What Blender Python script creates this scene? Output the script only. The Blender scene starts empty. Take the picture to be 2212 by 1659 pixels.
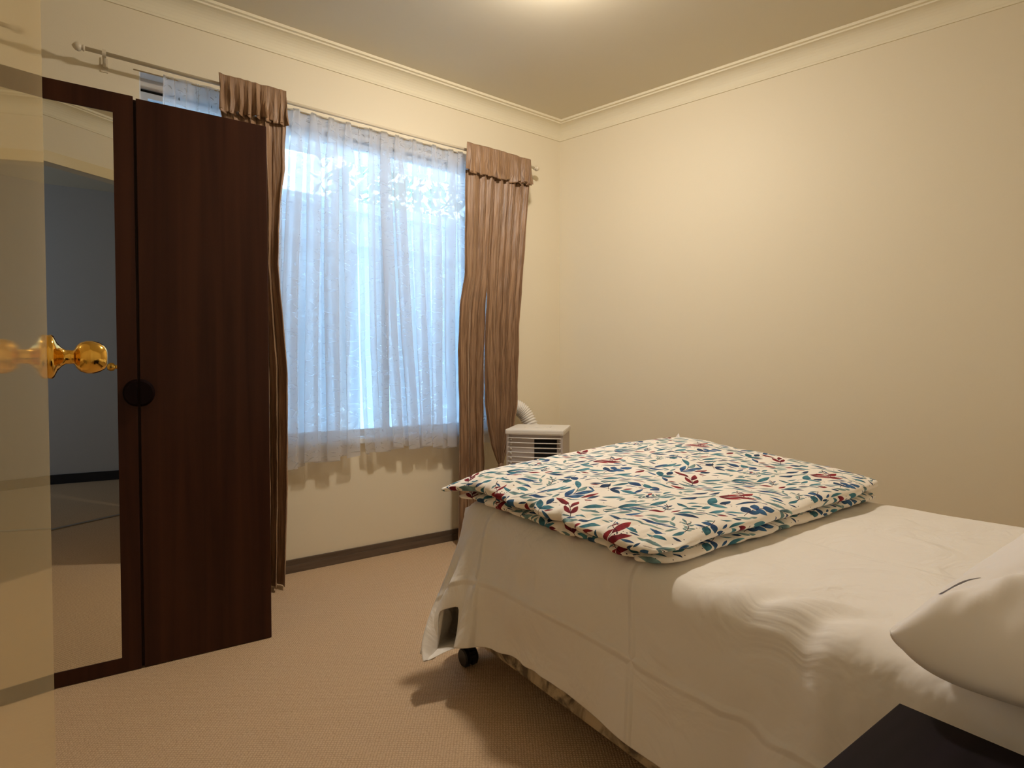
import bpy, bmesh, math, random
import numpy as np
from mathutils import Vector, Matrix, noise as mnoise

# ------------------------------------------------------------------ camera, world, light, exposure
scene = bpy.context.scene
col = scene.collection
CAM_H = 0.91
HEAD = math.radians(54.430)            # angle between viewing direction and the window wall (x axis)
PITCH = math.radians(1.397)
cam_data = bpy.data.cameras.new('camera')
cam_data.sensor_width = 36.0
cam_data.lens = 1210.0 / 2212.0 * 36.0
cam_data.clip_start = 0.01
cam = bpy.data.objects.new('camera', cam_data)
col.objects.link(cam)
cam.location = (0, 0, CAM_H)
cam.rotation_euler = (math.radians(90) - PITCH, 0, -(math.radians(90) - HEAD))
scene.camera = cam

world = bpy.data.worlds.new('sky')
scene.world = world
world.use_nodes = True
wn = world.node_tree
bg = wn.nodes['Background']
SKY = (0.50, 0.73, 1.0)
SKY_STRENGTH = 14.5
bg.inputs['Color'].default_value = (*SKY, 1)
bg.inputs['Strength'].default_value = SKY_STRENGTH

def area(name, loc, rot, sx, sy, power, color):
    l = bpy.data.lights.new(name, 'AREA'); l.shape = 'RECTANGLE'; l.size = sx; l.size_y = sy
    l.energy = power; l.color = color
    o = bpy.data.objects.new(name, l); col.objects.link(o); o.location = loc; o.rotation_euler = rot
    return o
# daylight that reaches the hall from its far end
area('hall_daylight', (-2.35, -0.9, 1.4), (0, math.radians(-90), 0), 1.2, 0.9, 6.5, (0.62, 0.76, 1.0))

LAMP_POS = (1.27, 1.50)
LAMP_STRENGTH = 308.0
LAMP_COLOR = (1.0, 0.885, 0.75)

vs = scene.view_settings
vs.view_transform = 'Standard'
vs.look = 'None'
vs.gamma = 1.0
vs.use_curve_mapping = False
vs.exposure = 0.0
scene.cycles.transparent_max_bounces = 24
scene.cycles.max_bounces = 10
scene.cycles.diffuse_bounces = 6
scene.cycles.use_denoising = True
scene.cycles.sample_clamp_indirect = 6.0

rng = random.Random(7)
nrng = np.random.RandomState(11)

# ------------------------------------------------------------------ helpers
def tag(o, label=None, cat=None, group=None, kind=None):
    if label: o['label'] = label
    if cat: o['category'] = cat
    if group: o['group'] = group
    if kind: o['kind'] = kind
    return o

def empty(name, loc=(0, 0, 0), rz=0.0):
    o = bpy.data.objects.new(name, None); col.objects.link(o)
    o.empty_display_size = 0.05
    o.location = loc; o.rotation_euler = (0, 0, rz)
    return o

def link(name, me, mat, parent=None, smooth=False):
    o = bpy.data.objects.new(name, me)
    if mat: me.materials.append(mat)
    if smooth:
        me.polygons.foreach_set('use_smooth', [True] * len(me.polygons))
    col.objects.link(o)
    if parent: o.parent = parent
    return o

def from_bm(name, bm, mat, parent=None, smooth=False):
    me = bpy.data.meshes.new(name)
    bmesh.ops.recalc_face_normals(bm, faces=bm.faces)
    bm.to_mesh(me); bm.free()
    return link(name, me, mat, parent, smooth)

def add_box(bm, x0, x1, y0, y1, z0, z1, bev=0.0):
    vs_ = [bm.verts.new(p) for p in ((x0, y0, z0), (x1, y0, z0), (x1, y1, z0), (x0, y1, z0),
                                     (x0, y0, z1), (x1, y0, z1), (x1, y1, z1), (x0, y1, z1))]
    fs = [bm.faces.new([vs_[i] for i in f]) for f in ((0, 3, 2, 1), (4, 5, 6, 7), (0, 1, 5, 4), (1, 2, 6, 5), (2, 3, 7, 6), (3, 0, 4, 7))]
    if bev > 0:
        es = list({e for f in fs for e in f.edges})
        bmesh.ops.bevel(bm, geom=es, offset=bev, segments=2, affect='EDGES', profile=0.6)

def box(name, x0, x1, y0, y1, z0, z1, mat, parent=None, bev=0.0):
    bm = bmesh.new(); add_box(bm, x0, x1, y0, y1, z0, z1, bev)
    return from_bm(name, bm, mat, parent)

def prism(name, poly, z0, z1, mat, parent=None, bev=0.0):
    bm = bmesh.new()
    b = [bm.verts.new((x, y, z0)) for x, y in poly]; t = [bm.verts.new((x, y, z1)) for x, y in poly]
    n = len(poly)
    bm.faces.new(b[::-1]); bm.faces.new(t)
    for i in range(n):
        bm.faces.new((b[i], b[(i + 1) % n], t[(i + 1) % n], t[i]))
    if bev: bmesh.ops.bevel(bm, geom=list(bm.edges), offset=bev, segments=2, affect='EDGES')
    return from_bm(name, bm, mat, parent)

def tube_bm(bm, pts, r, seg=10, cap=True):
    pts = [Vector(p) for p in pts]
    rs = r if isinstance(r, (list, tuple)) else [r] * len(pts)
    rings = []
    ref = Vector((0, 0, 1))
    for i, p in enumerate(pts):
        d = (pts[min(i + 1, len(pts) - 1)] - pts[max(i - 1, 0)]).normalized()
        if abs(d.dot(ref)) > 0.95: ref = Vector((1, 0, 0)) if abs(d.x) < 0.9 else Vector((0, 1, 0))
        a = d.cross(ref).normalized(); b = d.cross(a).normalized()
        ref = -b if False else ref
        rings.append([bm.verts.new(p + rs[i] * (math.cos(t) * a + math.sin(t) * b)) for t in [2 * math.pi * k / seg for k in range(seg)]])
    for i in range(len(rings) - 1):
        for k in range(seg):
            bm.faces.new((rings[i][k], rings[i][(k + 1) % seg], rings[i + 1][(k + 1) % seg], rings[i + 1][k]))
    if cap:
        bm.faces.new(rings[0][::-1]); bm.faces.new(rings[-1])

def tube(name, pts, r, mat, parent=None, seg=10):
    bm = bmesh.new(); tube_bm(bm, pts, r, seg)
    return from_bm(name, bm, mat, parent, True)

def lathe_bm(bm, prof, origin, axis, seg=32):
    axis = Vector(axis).normalized(); origin = Vector(origin)
    ref = Vector((0, 0, 1)) if abs(axis.z) < 0.9 else Vector((1, 0, 0))
    a = axis.cross(ref).normalized(); b = axis.cross(a).normalized()
    rings = []
    for h_, r_ in prof:
        if r_ < 1e-6:
            rings.append([bm.verts.new(origin + axis * h_)])
        else:
            rings.append([bm.verts.new(origin + axis * h_ + r_ * (math.cos(2 * math.pi * k / seg) * a + math.sin(2 * math.pi * k / seg) * b)) for k in range(seg)])
    for i in range(len(rings) - 1):
        A, B = rings[i], rings[i + 1]
        for k in range(seg):
            k2 = (k + 1) % seg
            if len(A) == 1 and len(B) > 1: bm.faces.new((A[0], B[k2], B[k]))
            elif len(B) == 1 and len(A) > 1: bm.faces.new((A[k], A[k2], B[0]))
            elif len(A) > 1: bm.faces.new((A[k], A[k2], B[k2], B[k]))

def lathe(name, prof, origin, axis, mat, parent=None, seg=32):
    bm = bmesh.new(); lathe_bm(bm, prof, origin, axis, seg)
    return from_bm(name, bm, mat, parent, True)

def grid_mesh(name, P, mat, parent=None, uv=None, smooth=True, thickness=0.0):
    """P is an (n, m, 3) array of points."""
    n, m, _ = P.shape
    me = bpy.data.meshes.new(name)
    idx = np.arange(n * m).reshape(n, m)
    F = np.stack([idx[:-1, :-1], idx[:-1, 1:], idx[1:, 1:], idx[1:, :-1]], -1).reshape(-1, 4)
    me.from_pydata(P.reshape(-1, 3).tolist(), [], F.tolist())
    if uv is not None:
        l = me.uv_layers.new(name='UVMap')
        UV = uv.reshape(-1, 2)[F.reshape(-1)]
        l.data.foreach_set('uv', UV.astype(np.float32).ravel())
    me.update()
    o = link(name, me, mat, parent, smooth)
    if thickness:
        md = o.modifiers.new('thickness', 'SOLIDIFY'); md.thickness = thickness; md.offset = 0
    return o

def vnoise(x, y, seed=0):
    """smooth value noise on arrays"""
    x = np.asarray(x, float); y = np.asarray(y, float)
    xi = np.floor(x).astype(int); yi = np.floor(y).astype(int)
    fx = x - xi; fy = y - yi
    fx = fx * fx * (3 - 2 * fx); fy = fy * fy * (3 - 2 * fy)
    def h(a, b):
        v = np.sin(a * 127.1 + b * 311.7 + seed * 74.7) * 43758.5453
        return v - np.floor(v)
    return ((h(xi, yi) * (1 - fx) + h(xi + 1, yi) * fx) * (1 - fy) + (h(xi, yi + 1) * (1 - fx) + h(xi + 1, yi + 1) * fx) * fy) * 2 - 1

def fbm(x, y, seed=0, octv=3):
    a = 0; amp = 1; f = 1
    for k in range(octv):
        a = a + amp * vnoise(x * f + 3.1 * k, y * f + 1.7 * k, seed + k); amp *= 0.5; f *= 2.03
    return a

# ------------------------------------------------------------------ materials
def new_mat(name):
    m = bpy.data.materials.new(name); m.use_nodes = True
    return m, m.node_tree, m.node_tree.nodes['Principled BSDF']

def simple(name, color, rough=0.6, metal=0.0, spec=0.5, bump=0.0, bscale=50.0, var=0.0, vscale=4.0, stretch=None, coat=0.0, sheen=0.0, emit=None):
    m, nt, b = new_mat(name)
    b.inputs['Base Color'].default_value = (*color, 1)
    b.inputs['Roughness'].default_value = rough
    b.inputs['Metallic'].default_value = metal
    b.inputs['Specular IOR Level'].default_value = spec
    b.inputs['Coat Weight'].default_value = coat
    if sheen:
        b.inputs['Sheen Weight'].default_value = sheen
    if bump or var:
        tc = nt.nodes.new('ShaderNodeTexCoord'); mp = nt.nodes.new('ShaderNodeMapping')
        nt.links.new(tc.outputs['Object'], mp.inputs['Vector'])
        if stretch: mp.inputs['Scale'].default_value = stretch
    if bump:
        n = nt.nodes.new('ShaderNodeTexNoise'); n.inputs['Scale'].default_value = bscale; n.inputs['Detail'].default_value = 4
        nt.links.new(mp.outputs[0], n.inputs['Vector'])
        bp = nt.nodes.new('ShaderNodeBump'); bp.inputs['Strength'].default_value = bump; bp.inputs['Distance'].default_value = 0.01
        nt.links.new(n.outputs['Fac'], bp.inputs['Height']); nt.links.new(bp.outputs[0], b.inputs['Normal'])
    if var:
        n2 = nt.nodes.new('ShaderNodeTexNoise'); n2.inputs['Scale'].default_value = vscale; n2.inputs['Detail'].default_value = 5
        nt.links.new(mp.outputs[0], n2.inputs['Vector'])
        cr = nt.nodes.new('ShaderNodeValToRGB')
        cr.color_ramp.elements[0].position = 0.3; cr.color_ramp.elements[1].position = 0.7
        cr.color_ramp.elements[0].color = (*[c * (1 - var) for c in color], 1)
        cr.color_ramp.elements[1].color = (*[min(1, c * (1 + var)) for c in color], 1)
        nt.links.new(n2.outputs['Fac'], cr.inputs['Fac']); nt.links.new(cr.outputs[0], b.inputs['Base Color'])
    return m

M = {}
M['wall'] = simple('wall_paint', (0.82, 0.745, 0.575), 0.55, bump=0.04, bscale=220, spec=0.35)
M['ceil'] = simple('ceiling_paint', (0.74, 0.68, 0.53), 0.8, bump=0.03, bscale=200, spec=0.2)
M['cornice'] = simple('cornice_paint', (0.84, 0.78, 0.60), 0.6, spec=0.3)
M['hallwall'] = simple('hall_wall_paint', (0.62, 0.62, 0.62), 0.7)
M['trim'] = simple('cream_gloss_trim', (0.78, 0.66, 0.40), 0.35)
M['base'] = simple('brown_baseboard', (0.115, 0.082, 0.058), 0.45, var=0.25, vscale=6, stretch=(1, 1, 12))
M['hallbase'] = simple('dark_baseboard', (0.02, 0.02, 0.025), 0.5)
M['white'] = simple('white_plastic', (0.80, 0.77, 0.72), 0.42, bump=0.01, bscale=300)
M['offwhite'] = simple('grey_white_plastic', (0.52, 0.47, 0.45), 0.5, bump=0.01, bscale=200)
M['alu'] = simple('white_aluminium', (0.80, 0.84, 0.88), 0.4)
M['paintwood'] = simple('white_painted_timber', (0.72, 0.73, 0.78), 0.6, bump=0.05, bscale=30)
M['black'] = simple('black_plastic', (0.006, 0.006, 0.007), 0.45)
M['handle'] = simple('dark_wood_handle', (0.006, 0.002, 0.002), 0.6, spec=0.08)
M['darkhole'] = simple('dark_opening', (0.004, 0.004, 0.005), 0.9)
M['brass'] = simple('polished_brass', (0.83, 0.50, 0.10), 0.10, metal=1.0, bump=0.01, bscale=60)
M['rod'] = simple('cream_curtain_rod', (0.70, 0.62, 0.47), 0.4)
M['chrome'] = simple('metal_strip', (0.45, 0.42, 0.38), 0.35, metal=1.0)
M['sheet'] = None
M['blackwood'] = simple('black_brown_laminate', (0.008, 0.005, 0.008), 0.6, spec=0.12, var=0.3, vscale=3, stretch=(1, 20, 1))
M['ground'] = simple('outdoor_paving', (0.35, 0.34, 0.32), 0.9, bump=0.3, bscale=30, var=0.2)
M['wire'] = simple('clothes_line_wire', (0.75, 0.78, 0.8), 0.5)

def wood_mat():
    m, nt, b = new_mat('dark_mahogany_veneer')
    tc = nt.nodes.new('ShaderNodeTexCoord'); mp = nt.nodes.new('ShaderNodeMapping')
    mp.inputs['Scale'].default_value = (26, 26, 0.9)
    nt.links.new(tc.outputs['Object'], mp.inputs['Vector'])
    n = nt.nodes.new('ShaderNodeTexNoise'); n.inputs['Scale'].default_value = 1.2; n.inputs['Detail'].default_value = 8; n.inputs['Distortion'].default_value = 0.6
    nt.links.new(mp.outputs[0], n.inputs['Vector'])
    cr = nt.nodes.new('ShaderNodeValToRGB')
    e = cr.color_ramp.elements
    e[0].position = 0.28; e[0].color = (0.024, 0.0060, 0.0030, 1)
    e[1].position = 0.72; e[1].color = (0.052, 0.0160, 0.0070, 1)
    nt.links.new(n.outputs['Fac'], cr.inputs['Fac']); nt.links.new(cr.outputs[0], b.inputs['Base Color'])
    b.inputs['Roughness'].default_value = 0.4
    b.inputs['Specular IOR Level'].default_value = 0.22
    return m
M['wood'] = wood_mat()

def carpet_mat():
    m, nt, b = new_mat('beige_loop_carpet')
    tc = nt.nodes.new('ShaderNodeTexCoord')
    mp = nt.nodes.new('ShaderNodeMapping'); mp.inputs['Rotation'].default_value = (0, 0, 0.6)
    nt.links.new(tc.outputs['Object'], mp.inputs['Vector'])
    w1 = nt.nodes.new('ShaderNodeTexWave'); w1.inputs['Scale'].default_value = 44; w1.inputs['Distortion'].default_value = 2.5; w1.inputs['Detail'].default_value = 2; w1.inputs['Detail Scale'].default_value = 3
    w2 = nt.nodes.new('ShaderNodeTexWave'); w2.bands_direction = 'Y'; w2.inputs['Scale'].default_value = 44; w2.inputs['Distortion'].default_value = 2.5; w2.inputs['Detail'].default_value = 2; w2.inputs['Detail Scale'].default_value = 3
    nt.links.new(mp.outputs[0], w1.inputs['Vector']); nt.links.new(mp.outputs[0], w2.inputs['Vector'])
    mul = nt.nodes.new('ShaderNodeMath'); mul.operation = 'MULTIPLY'
    nt.links.new(w1.outputs['Fac'], mul.inputs[0]); nt.links.new(w2.outputs['Fac'], mul.inputs[1])
    n = nt.nodes.new('ShaderNodeTexNoise'); n.inputs['Scale'].default_value = 160; n.inputs['Detail'].default_value = 3
    nt.links.new(tc.outputs['Object'], n.inputs['Vector'])
    ad = nt.nodes.new('ShaderNodeMath'); ad.operation = 'ADD'
    nt.links.new(mul.outputs[0], ad.inputs[0]); nt.links.new(n.outputs['Fac'], ad.inputs[1])
    cr = nt.nodes.new('ShaderNodeValToRGB')
    cr.color_ramp.elements[0].position = 0.35; cr.color_ramp.elements[0].color = (0.47, 0.325, 0.20, 1)
    cr.color_ramp.elements[1].position = 1.25 if False else 1.0; cr.color_ramp.elements[1].color = (0.66, 0.48, 0.31, 1)
    nt.links.new(ad.outputs[0], cr.inputs['Fac']); nt.links.new(cr.outputs[0], b.inputs['Base Color'])
    bp = nt.nodes.new('ShaderNodeBump'); bp.inputs['Strength'].default_value = 0.4; bp.inputs['Distance'].default_value = 0.004
    nt.links.new(ad.outputs[0], bp.inputs['Height']); nt.links.new(bp.outputs[0], b.inputs['Normal'])
    b.inputs['Roughness'].default_value = 0.95; b.inputs['Specular IOR Level'].default_value = 0.1
    return m
M['carpet'] = carpet_mat()

def mirror_mat():
    m, nt, b = new_mat('mirror_glass')
    b.inputs['Base Color'].default_value = (0.80, 0.80, 0.76, 1)
    b.inputs['Metallic'].default_value = 1; b.inputs['Roughness'].default_value = 0.0
    return m
M['mirror'] = mirror_mat()

def gloss_paint():
    # glossy cream enamel: half mirror-like coat, half matt paint below it
    m = bpy.data.materials.new('cream_enamel_door'); m.use_nodes = True
    nt = m.node_tree; nt.nodes.clear()
    out = nt.nodes.new('ShaderNodeOutputMaterial'); mix = nt.nodes.new('ShaderNodeMixShader'); mix.inputs[0].default_value = 0.68
    d = nt.nodes.new('ShaderNodeBsdfDiffuse'); d.inputs['Color'].default_value = (0.74, 0.60, 0.36, 1)
    g = nt.nodes.new('ShaderNodeBsdfGlossy'); g.inputs['Color'].default_value = (0.95, 0.9, 0.78, 1); g.inputs['Roughness'].default_value = 0.045
    nt.links.new(d.outputs[0], mix.inputs[1]); nt.links.new(g.outputs[0], mix.inputs[2]); nt.links.new(mix.outputs[0], out.inputs[0])
    return m
M['door'] = gloss_paint()

def curtain_mat():
    m, nt, b = new_mat('crushed_brown_satin')
    uv = nt.nodes.new('ShaderNodeUVMap'); mp = nt.nodes.new('ShaderNodeMapping'); mp.inputs['Scale'].default_value = (95, 5.5, 1)
    nt.links.new(uv.outputs[0], mp.inputs['Vector'])
    n = nt.nodes.new('ShaderNodeTexNoise'); n.inputs['Scale'].default_value = 1; n.inputs['Detail'].default_value = 6; n.inputs['Distortion'].default_value = 0.8
    nt.links.new(mp.outputs[0], n.inputs['Vector'])
    cr = nt.nodes.new('ShaderNodeValToRGB')
    cr.color_ramp.elements[0].position = 0.33; cr.color_ramp.elements[0].color = (0.17, 0.092, 0.046, 1)
    cr.color_ramp.elements[1].position = 0.68; cr.color_ramp.elements[1].color = (0.38, 0.23, 0.127, 1)
    nt.links.new(n.outputs['Fac'], cr.inputs['Fac']); nt.links.new(cr.outputs[0], b.inputs['Base Color'])
    bp = nt.nodes.new('ShaderNodeBump'); bp.inputs['Strength'].default_value = 0.6; bp.inputs['Distance'].default_value = 0.005
    nt.links.new(n.outputs['Fac'], bp.inputs['Height']); nt.links.new(bp.outputs[0], b.inputs['Normal'])
    b.inputs['Roughness'].default_value = 0.42; b.inputs['Specular IOR Level'].default_value = 0.5
    b.inputs['Sheen Weight'].default_value = 0.25; b.inputs['Sheen Tint'].default_value = (1, 0.8, 0.6, 1)
    return m
M['curtain'] = curtain_mat()

def sheet_mat(name, color, creases=True, bumpn=0.25):
    m, nt, b = new_mat(name)
    b.inputs['Base Color'].default_value = (*color, 1); b.inputs['Roughness'].default_value = 0.85
    b.inputs['Specular IOR Level'].default_value = 0.15
    b.inputs['Sheen Weight'].default_value = 0.15
    uv = nt.nodes.new('ShaderNodeUVMap')
    n = nt.nodes.new('ShaderNodeTexNoise'); n.inputs['Scale'].default_value = 5.0; n.inputs['Detail'].default_value = 3.5; n.inputs['Distortion'].default_value = 1.6
    nt.links.new(uv.outputs[0], n.inputs['Vector'])
    h = n.outputs['Fac']
    if creases:
        sx = nt.nodes.new('ShaderNodeSeparateXYZ'); nt.links.new(uv.outputs[0], sx.inputs[0])
        last = None
        for axis, pos, wd_, amt in (('X', 0.735, .012, .6), ('X', 1.31, .012, .4), ('Y', 0.79, .012, .6), ('Y', 1.33, .014, .7), ('Y', -.02, .012, .5)):
            a = nt.nodes.new('ShaderNodeMath'); a.operation = 'SUBTRACT'; a.inputs[1].default_value = pos
            nt.links.new(sx.outputs[axis], a.inputs[0])
            pp = nt.nodes.new('ShaderNodeMath'); pp.operation = 'ABSOLUTE'
            nt.links.new(a.outputs[0], pp.inputs[0])
            mr = nt.nodes.new('ShaderNodeMapRange'); mr.inputs['From Min'].default_value = 0.0; mr.inputs['From Max'].default_value = wd_
            mr.inputs['To Min'].default_value = amt; mr.inputs['To Max'].default_value = 0.0
            mr.interpolation_type = 'SMOOTHSTEP'
            nt.links.new(pp.outputs[0], mr.inputs['Value'])
            if last is None: last = mr.outputs[0]
            else:
                mx = nt.nodes.new('ShaderNodeMath'); mx.operation = 'MAXIMUM'
                nt.links.new(last, mx.inputs[0]); nt.links.new(mr.outputs[0], mx.inputs[1]); last = mx.outputs[0]
        sm = nt.nodes.new('ShaderNodeMath'); sm.operation = 'MULTIPLY_ADD'; sm.inputs[1].default_value = 0.42
        nt.links.new(last, sm.inputs[0]); nt.links.new(h, sm.inputs[2]); h = sm.outputs[0]
    bp = nt.nodes.new('ShaderNodeBump'); bp.inputs['Strength'].default_value = bumpn; bp.inputs['Distance'].default_value = 0.03
    nt.links.new(h, bp.inputs['Height']); nt.links.new(bp.outputs[0], b.inputs['Normal'])
    return m
M['sheet'] = sheet_mat('white_cotton_sheet', (0.86, 0.82, 0.77), True, 0.52)
M['pillow'] = sheet_mat('white_cotton_pillowcase', (0.84, 0.80, 0.77), False, 0.2)

def base_fabric():
    m, nt, b = new_mat('mottled_bed_base_fabric')
    tc = nt.nodes.new('ShaderNodeTexCoord')
    n = nt.nodes.new('ShaderNodeTexNoise'); n.inputs['Scale'].default_value = 9; n.inputs['Detail'].default_value = 5; n.inputs['Distortion'].default_value = 2
    nt.links.new(tc.outputs['Object'], n.inputs['Vector'])
    cr = nt.nodes.new('ShaderNodeValToRGB')
    cr.color_ramp.elements[0].position = 0.42; cr.color_ramp.elements[0].color = (0.13, 0.10, 0.07, 1)
    cr.color_ramp.elements[1].position = 0.56; cr.color_ramp.elements[1].color = (0.52, 0.42, 0.28, 1)
    nt.links.new(n.outputs['Fac'], cr.inputs['Fac']); nt.links.new(cr.outputs[0], b.inputs['Base Color'])
    b.inputs['Roughness'].default_value = 0.9
    return m
M['basefab'] = base_fabric()

def glass_mat():
    m = bpy.data.materials.new('window_glass'); m.use_nodes = True
    nt = m.node_tree; nt.nodes.clear()
    out = nt.nodes.new('ShaderNodeOutputMaterial'); mix = nt.nodes.new('ShaderNodeMixShader')
    fr = nt.nodes.new('ShaderNodeFresnel'); fr.inputs[0].default_value = 1.45
    t = nt.nodes.new('ShaderNodeBsdfTransparent'); t.inputs[0].default_value = (0.93, 0.97, 0.98, 1)
    g = nt.nodes.new('ShaderNodeBsdfGlossy'); g.inputs['Roughness'].default_value = 0.0
    nt.links.new(fr.outputs[0], mix.inputs[0]); nt.links.new(t.outputs[0], mix.inputs[1]); nt.links.new(g.outputs[0], mix.inputs[2])
    nt.links.new(mix.outputs[0], out.inputs[0])
    return m
M['glass'] = glass_mat()
M['fence'] = simple('pale_blue_steel_fence', (0.56, 0.68, 0.80), 0.5, bump=0.02, bscale=60)
M['eave'] = simple('eave_lining', (0.60, 0.66, 0.74), 0.7)
M['fascia'] = simple('cream_fascia', (0.60, 0.55, 0.48), 0.7)

# ------------------------------------------------------------------ printed cloth patterns drawn stroke by stroke
class Canvas:
    def __init__(s, n, size, bgc):
        s.n = n; s.size = size; s.k = n / size
        s.a = np.ones((n, n, 3), np.float32) * np.array(bgc, np.float32); s.occ = np.zeros((n, n), np.float32)
    def leaf(s, x, y, ang, L, W, c1, c2, bend=0.0, shape=1.0, alpha=0.95, check=True):
        """leaf from (x, y) along ang; bend curves it; c1 at base, c2 at tip"""
        k = s.k; R = int((L + W + abs(bend) * L) * k) + 3
        cx, cy = x * k, y * k
        ix = np.arange(int(cx) - R, int(cx) + R + 1); iy = np.arange(int(cy) - R, int(cy) + R + 1)
        X, Y = np.meshgrid((ix - cx) / k, (iy - cy) / k)
        ca, sa = math.cos(ang), math.sin(ang)
        t = (X * ca + Y * sa) / L; q = (-X * sa + Y * ca)
        q = q - bend * L * t * t
        tt = np.clip(t, 0, 1)
        w = W * 0.5 * np.power(np.clip(np.sin(np.pi * np.power(tt, shape)), 0, 1), 0.85)
        ok = (t > 0) & (t < 1)
        d = (w - np.abs(q)) * k
        mask = np.clip(d + 0.5, 0, 1) * ok * alpha
        blotch = 0.5 + 0.5 * fbm(X * 70 + x * 31, Y * 70 + y * 17, 5, 2)
        mixv = np.clip(tt * 0.8 + 0.35 * (blotch - 0.5), 0, 1)[..., None]
        c = np.array(c1) * (1 - mixv) + np.array(c2) * mixv
        c = c * (0.85 + 0.3 * blotch[..., None])
        rows = iy % s.n; cols = ix % s.n
        if check:
            far = mask * (tt > .12)
            if (s.occ[np.ix_(rows, cols)] * far).sum() > 0.06 * far.sum(): return False
            big = np.clip(d + 2.5, 0, 1) * ok
            s.occ[np.ix_(rows, cols)] = np.maximum(s.occ[np.ix_(rows, cols)], big)
        sub = s.a[np.ix_(rows, cols)]
        s.a[np.ix_(rows, cols)] = sub * (1 - mask[..., None]) + c * mask[..., None]
        return True
    def dot(s, x, y, r, c, alpha=1.0):
        k = s.k; R = int(r * k) + 2; cx, cy = x * k, y * k
        ix = np.arange(int(cx) - R, int(cx) + R + 1); iy = np.arange(int(cy) - R, int(cy) + R + 1)
        X, Y = np.meshgrid(ix - cx, iy - cy)
        mask = np.clip(r * k - np.sqrt(X * X + Y * Y) + 0.5, 0, 1)[..., None] * alpha
        rows = iy % s.n; cols = ix % s.n
        sub = s.a[np.ix_(rows, cols)]
        s.a[np.ix_(rows, cols)] = sub * (1 - mask) + np.array(c) * mask
    def image(s, name):
        im = bpy.data.images.new(name, s.n, s.n)
        px = np.ones((s.n, s.n, 4), np.float32); px[..., :3] = np.clip(s.a, 0, 1)
        im.pixels.foreach_set(px.ravel()); im.update(); im.pack()
        return im

TEAL = ((0.15, 0.37, 0.46), (0.34, 0.56, 0.60)); BLUE = ((0.10, 0.22, 0.42), (0.28, 0.48, 0.62))
RED = ((0.38, 0.07, 0.15), (0.60, 0.17, 0.17)); GREY = ((0.34, 0.48, 0.52), (0.55, 0.65, 0.62)); NAVY = ((0.10, 0.17, 0.32), (0.20, 0.38, 0.50))
STEM = (0.20, 0.13, 0.13)
def sprig(cv, x, y, ang, L, n, leafL, leafW, pal, turn=0.6, spread=0.75, shape=1.0, bend=0.12, berries=0):
    """a curved stem with leaves along both sides and one at its tip"""
    L *= 1.5; leafL *= 1.6; leafW *= 1.75
    step = L / n; a = ang; side = 1
    for i in range(n * 4):
        cv.dot(x, y, 0.0008, STEM)
        nx, ny = x + math.cos(a) * step / 4, y + math.sin(a) * step / 4
        cv.dot((x + nx) / 2, (y + ny) / 2, 0.0008, STEM)
        cv.leaf(x, y, a, step / 3.0, 0.0018, STEM, STEM, check=False)
        x, y = nx, ny; a += turn / (n * 4)
        if i % 4 == 3 and i < n * 4 - 1:
            f = 0.75 + 0.35 * rng.random()
            p = pal[rng.randrange(len(pal))]
            cv.leaf(x, y, a + side * spread, leafL * f, leafW * f, p[0], p[1], bend * side * -1, shape)
            if rng.random() < 0.8: cv.leaf(x, y, a - side * spread * 0.9, leafL * f * 0.8, leafW * f * 0.9, p[0], p[1], bend * side, shape)
            side = -side
    p = pal[0]
    cv.leaf(x, y, a, leafL, leafW, p[0], p[1], bend, shape)
    for b_ in range(berries):
        ba = a + rng.uniform(-1.6, 1.6); br = rng.uniform(0.008, 0.018)
        cv.dot(x + math.cos(ba) * br, y + math.sin(ba) * br, rng.uniform(0.0013, 0.0022), (0.16, 0.14, 0.20))

def duvet_print():
    S = 0.46
    cv = Canvas(1024, S, (0.97, 0.94, 0.90))
    g = 4
    kinds = [0, 3, 1, 2, 4, 2, 4, 0, 3, 1, 1, 0, 3, 4, 2, 3, 2, 4, 1, 0, 4, 1, 0, 3, 2]
    for j in range(g):
        for i in range(g):
            kx = kinds[j * g + i]
            x = (i + 0.25 + 0.3 * rng.random() + 0.5 * (j % 2)) * S / g; y = (j + 0.25 + 0.3 * rng.random()) * S / g
            a = rng.choice([0.0, 0.5, 2.7, 3.4, -0.5, 5.6]) + rng.uniform(-0.4, 0.4)
            if kx == 0: sprig(cv, x, y, a, 0.070, 4, 0.044, 0.0095, (TEAL, GREY, BLUE), 0.9, 0.55, 1.0, 0.16)
            elif kx == 1:
                sprig(cv, x, y, a, 0.048, 3, 0.026, 0.0150, (BLUE, TEAL, NAVY), -0.8, 0.95, 0.85, 0.05, 2)
            elif kx == 2: sprig(cv, x, y, a, 0.052, 3, 0.040, 0.0105, (RED,), 0.8, 0.6, 1.0, 0.18, 2)
            elif kx == 3: sprig(cv, x, y, a, 0.042, 6, 0.0135, 0.0042, (GREY, NAVY), 0.9, 0.8, 0.9, 0.05, 3)
            else: sprig(cv, x, y, a, 0.055, 3, 0.034, 0.0125, (TEAL, NAVY), -0.9, 0.7, 0.95, -0.12, 1)
    # filler leaves between the sprigs
    for q in range(460):
        x, y = rng.random() * S, rng.random() * S
        p = rng.choice((TEAL, GREY, BLUE, NAVY, TEAL, GREY, RED))
        k_ = 1.35 if q < 170 else .8
        a_ = math.radians(-35) + rng.gauss(0, .55) + (math.pi if rng.random() < .5 else 0)
        cv.leaf(x, y, a_, k_ * rng.uniform(0.026, 0.050), k_ * rng.uniform(0.007, 0.013), p[0], p[1], rng.uniform(-0.25, 0.25))
    for q in range(60):
        cv.dot(rng.random() * S, rng.random() * S, rng.uniform(0.0012, 0.002), (0.18, 0.17, 0.22))
    return cv.image('leaf_print'), S

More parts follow.
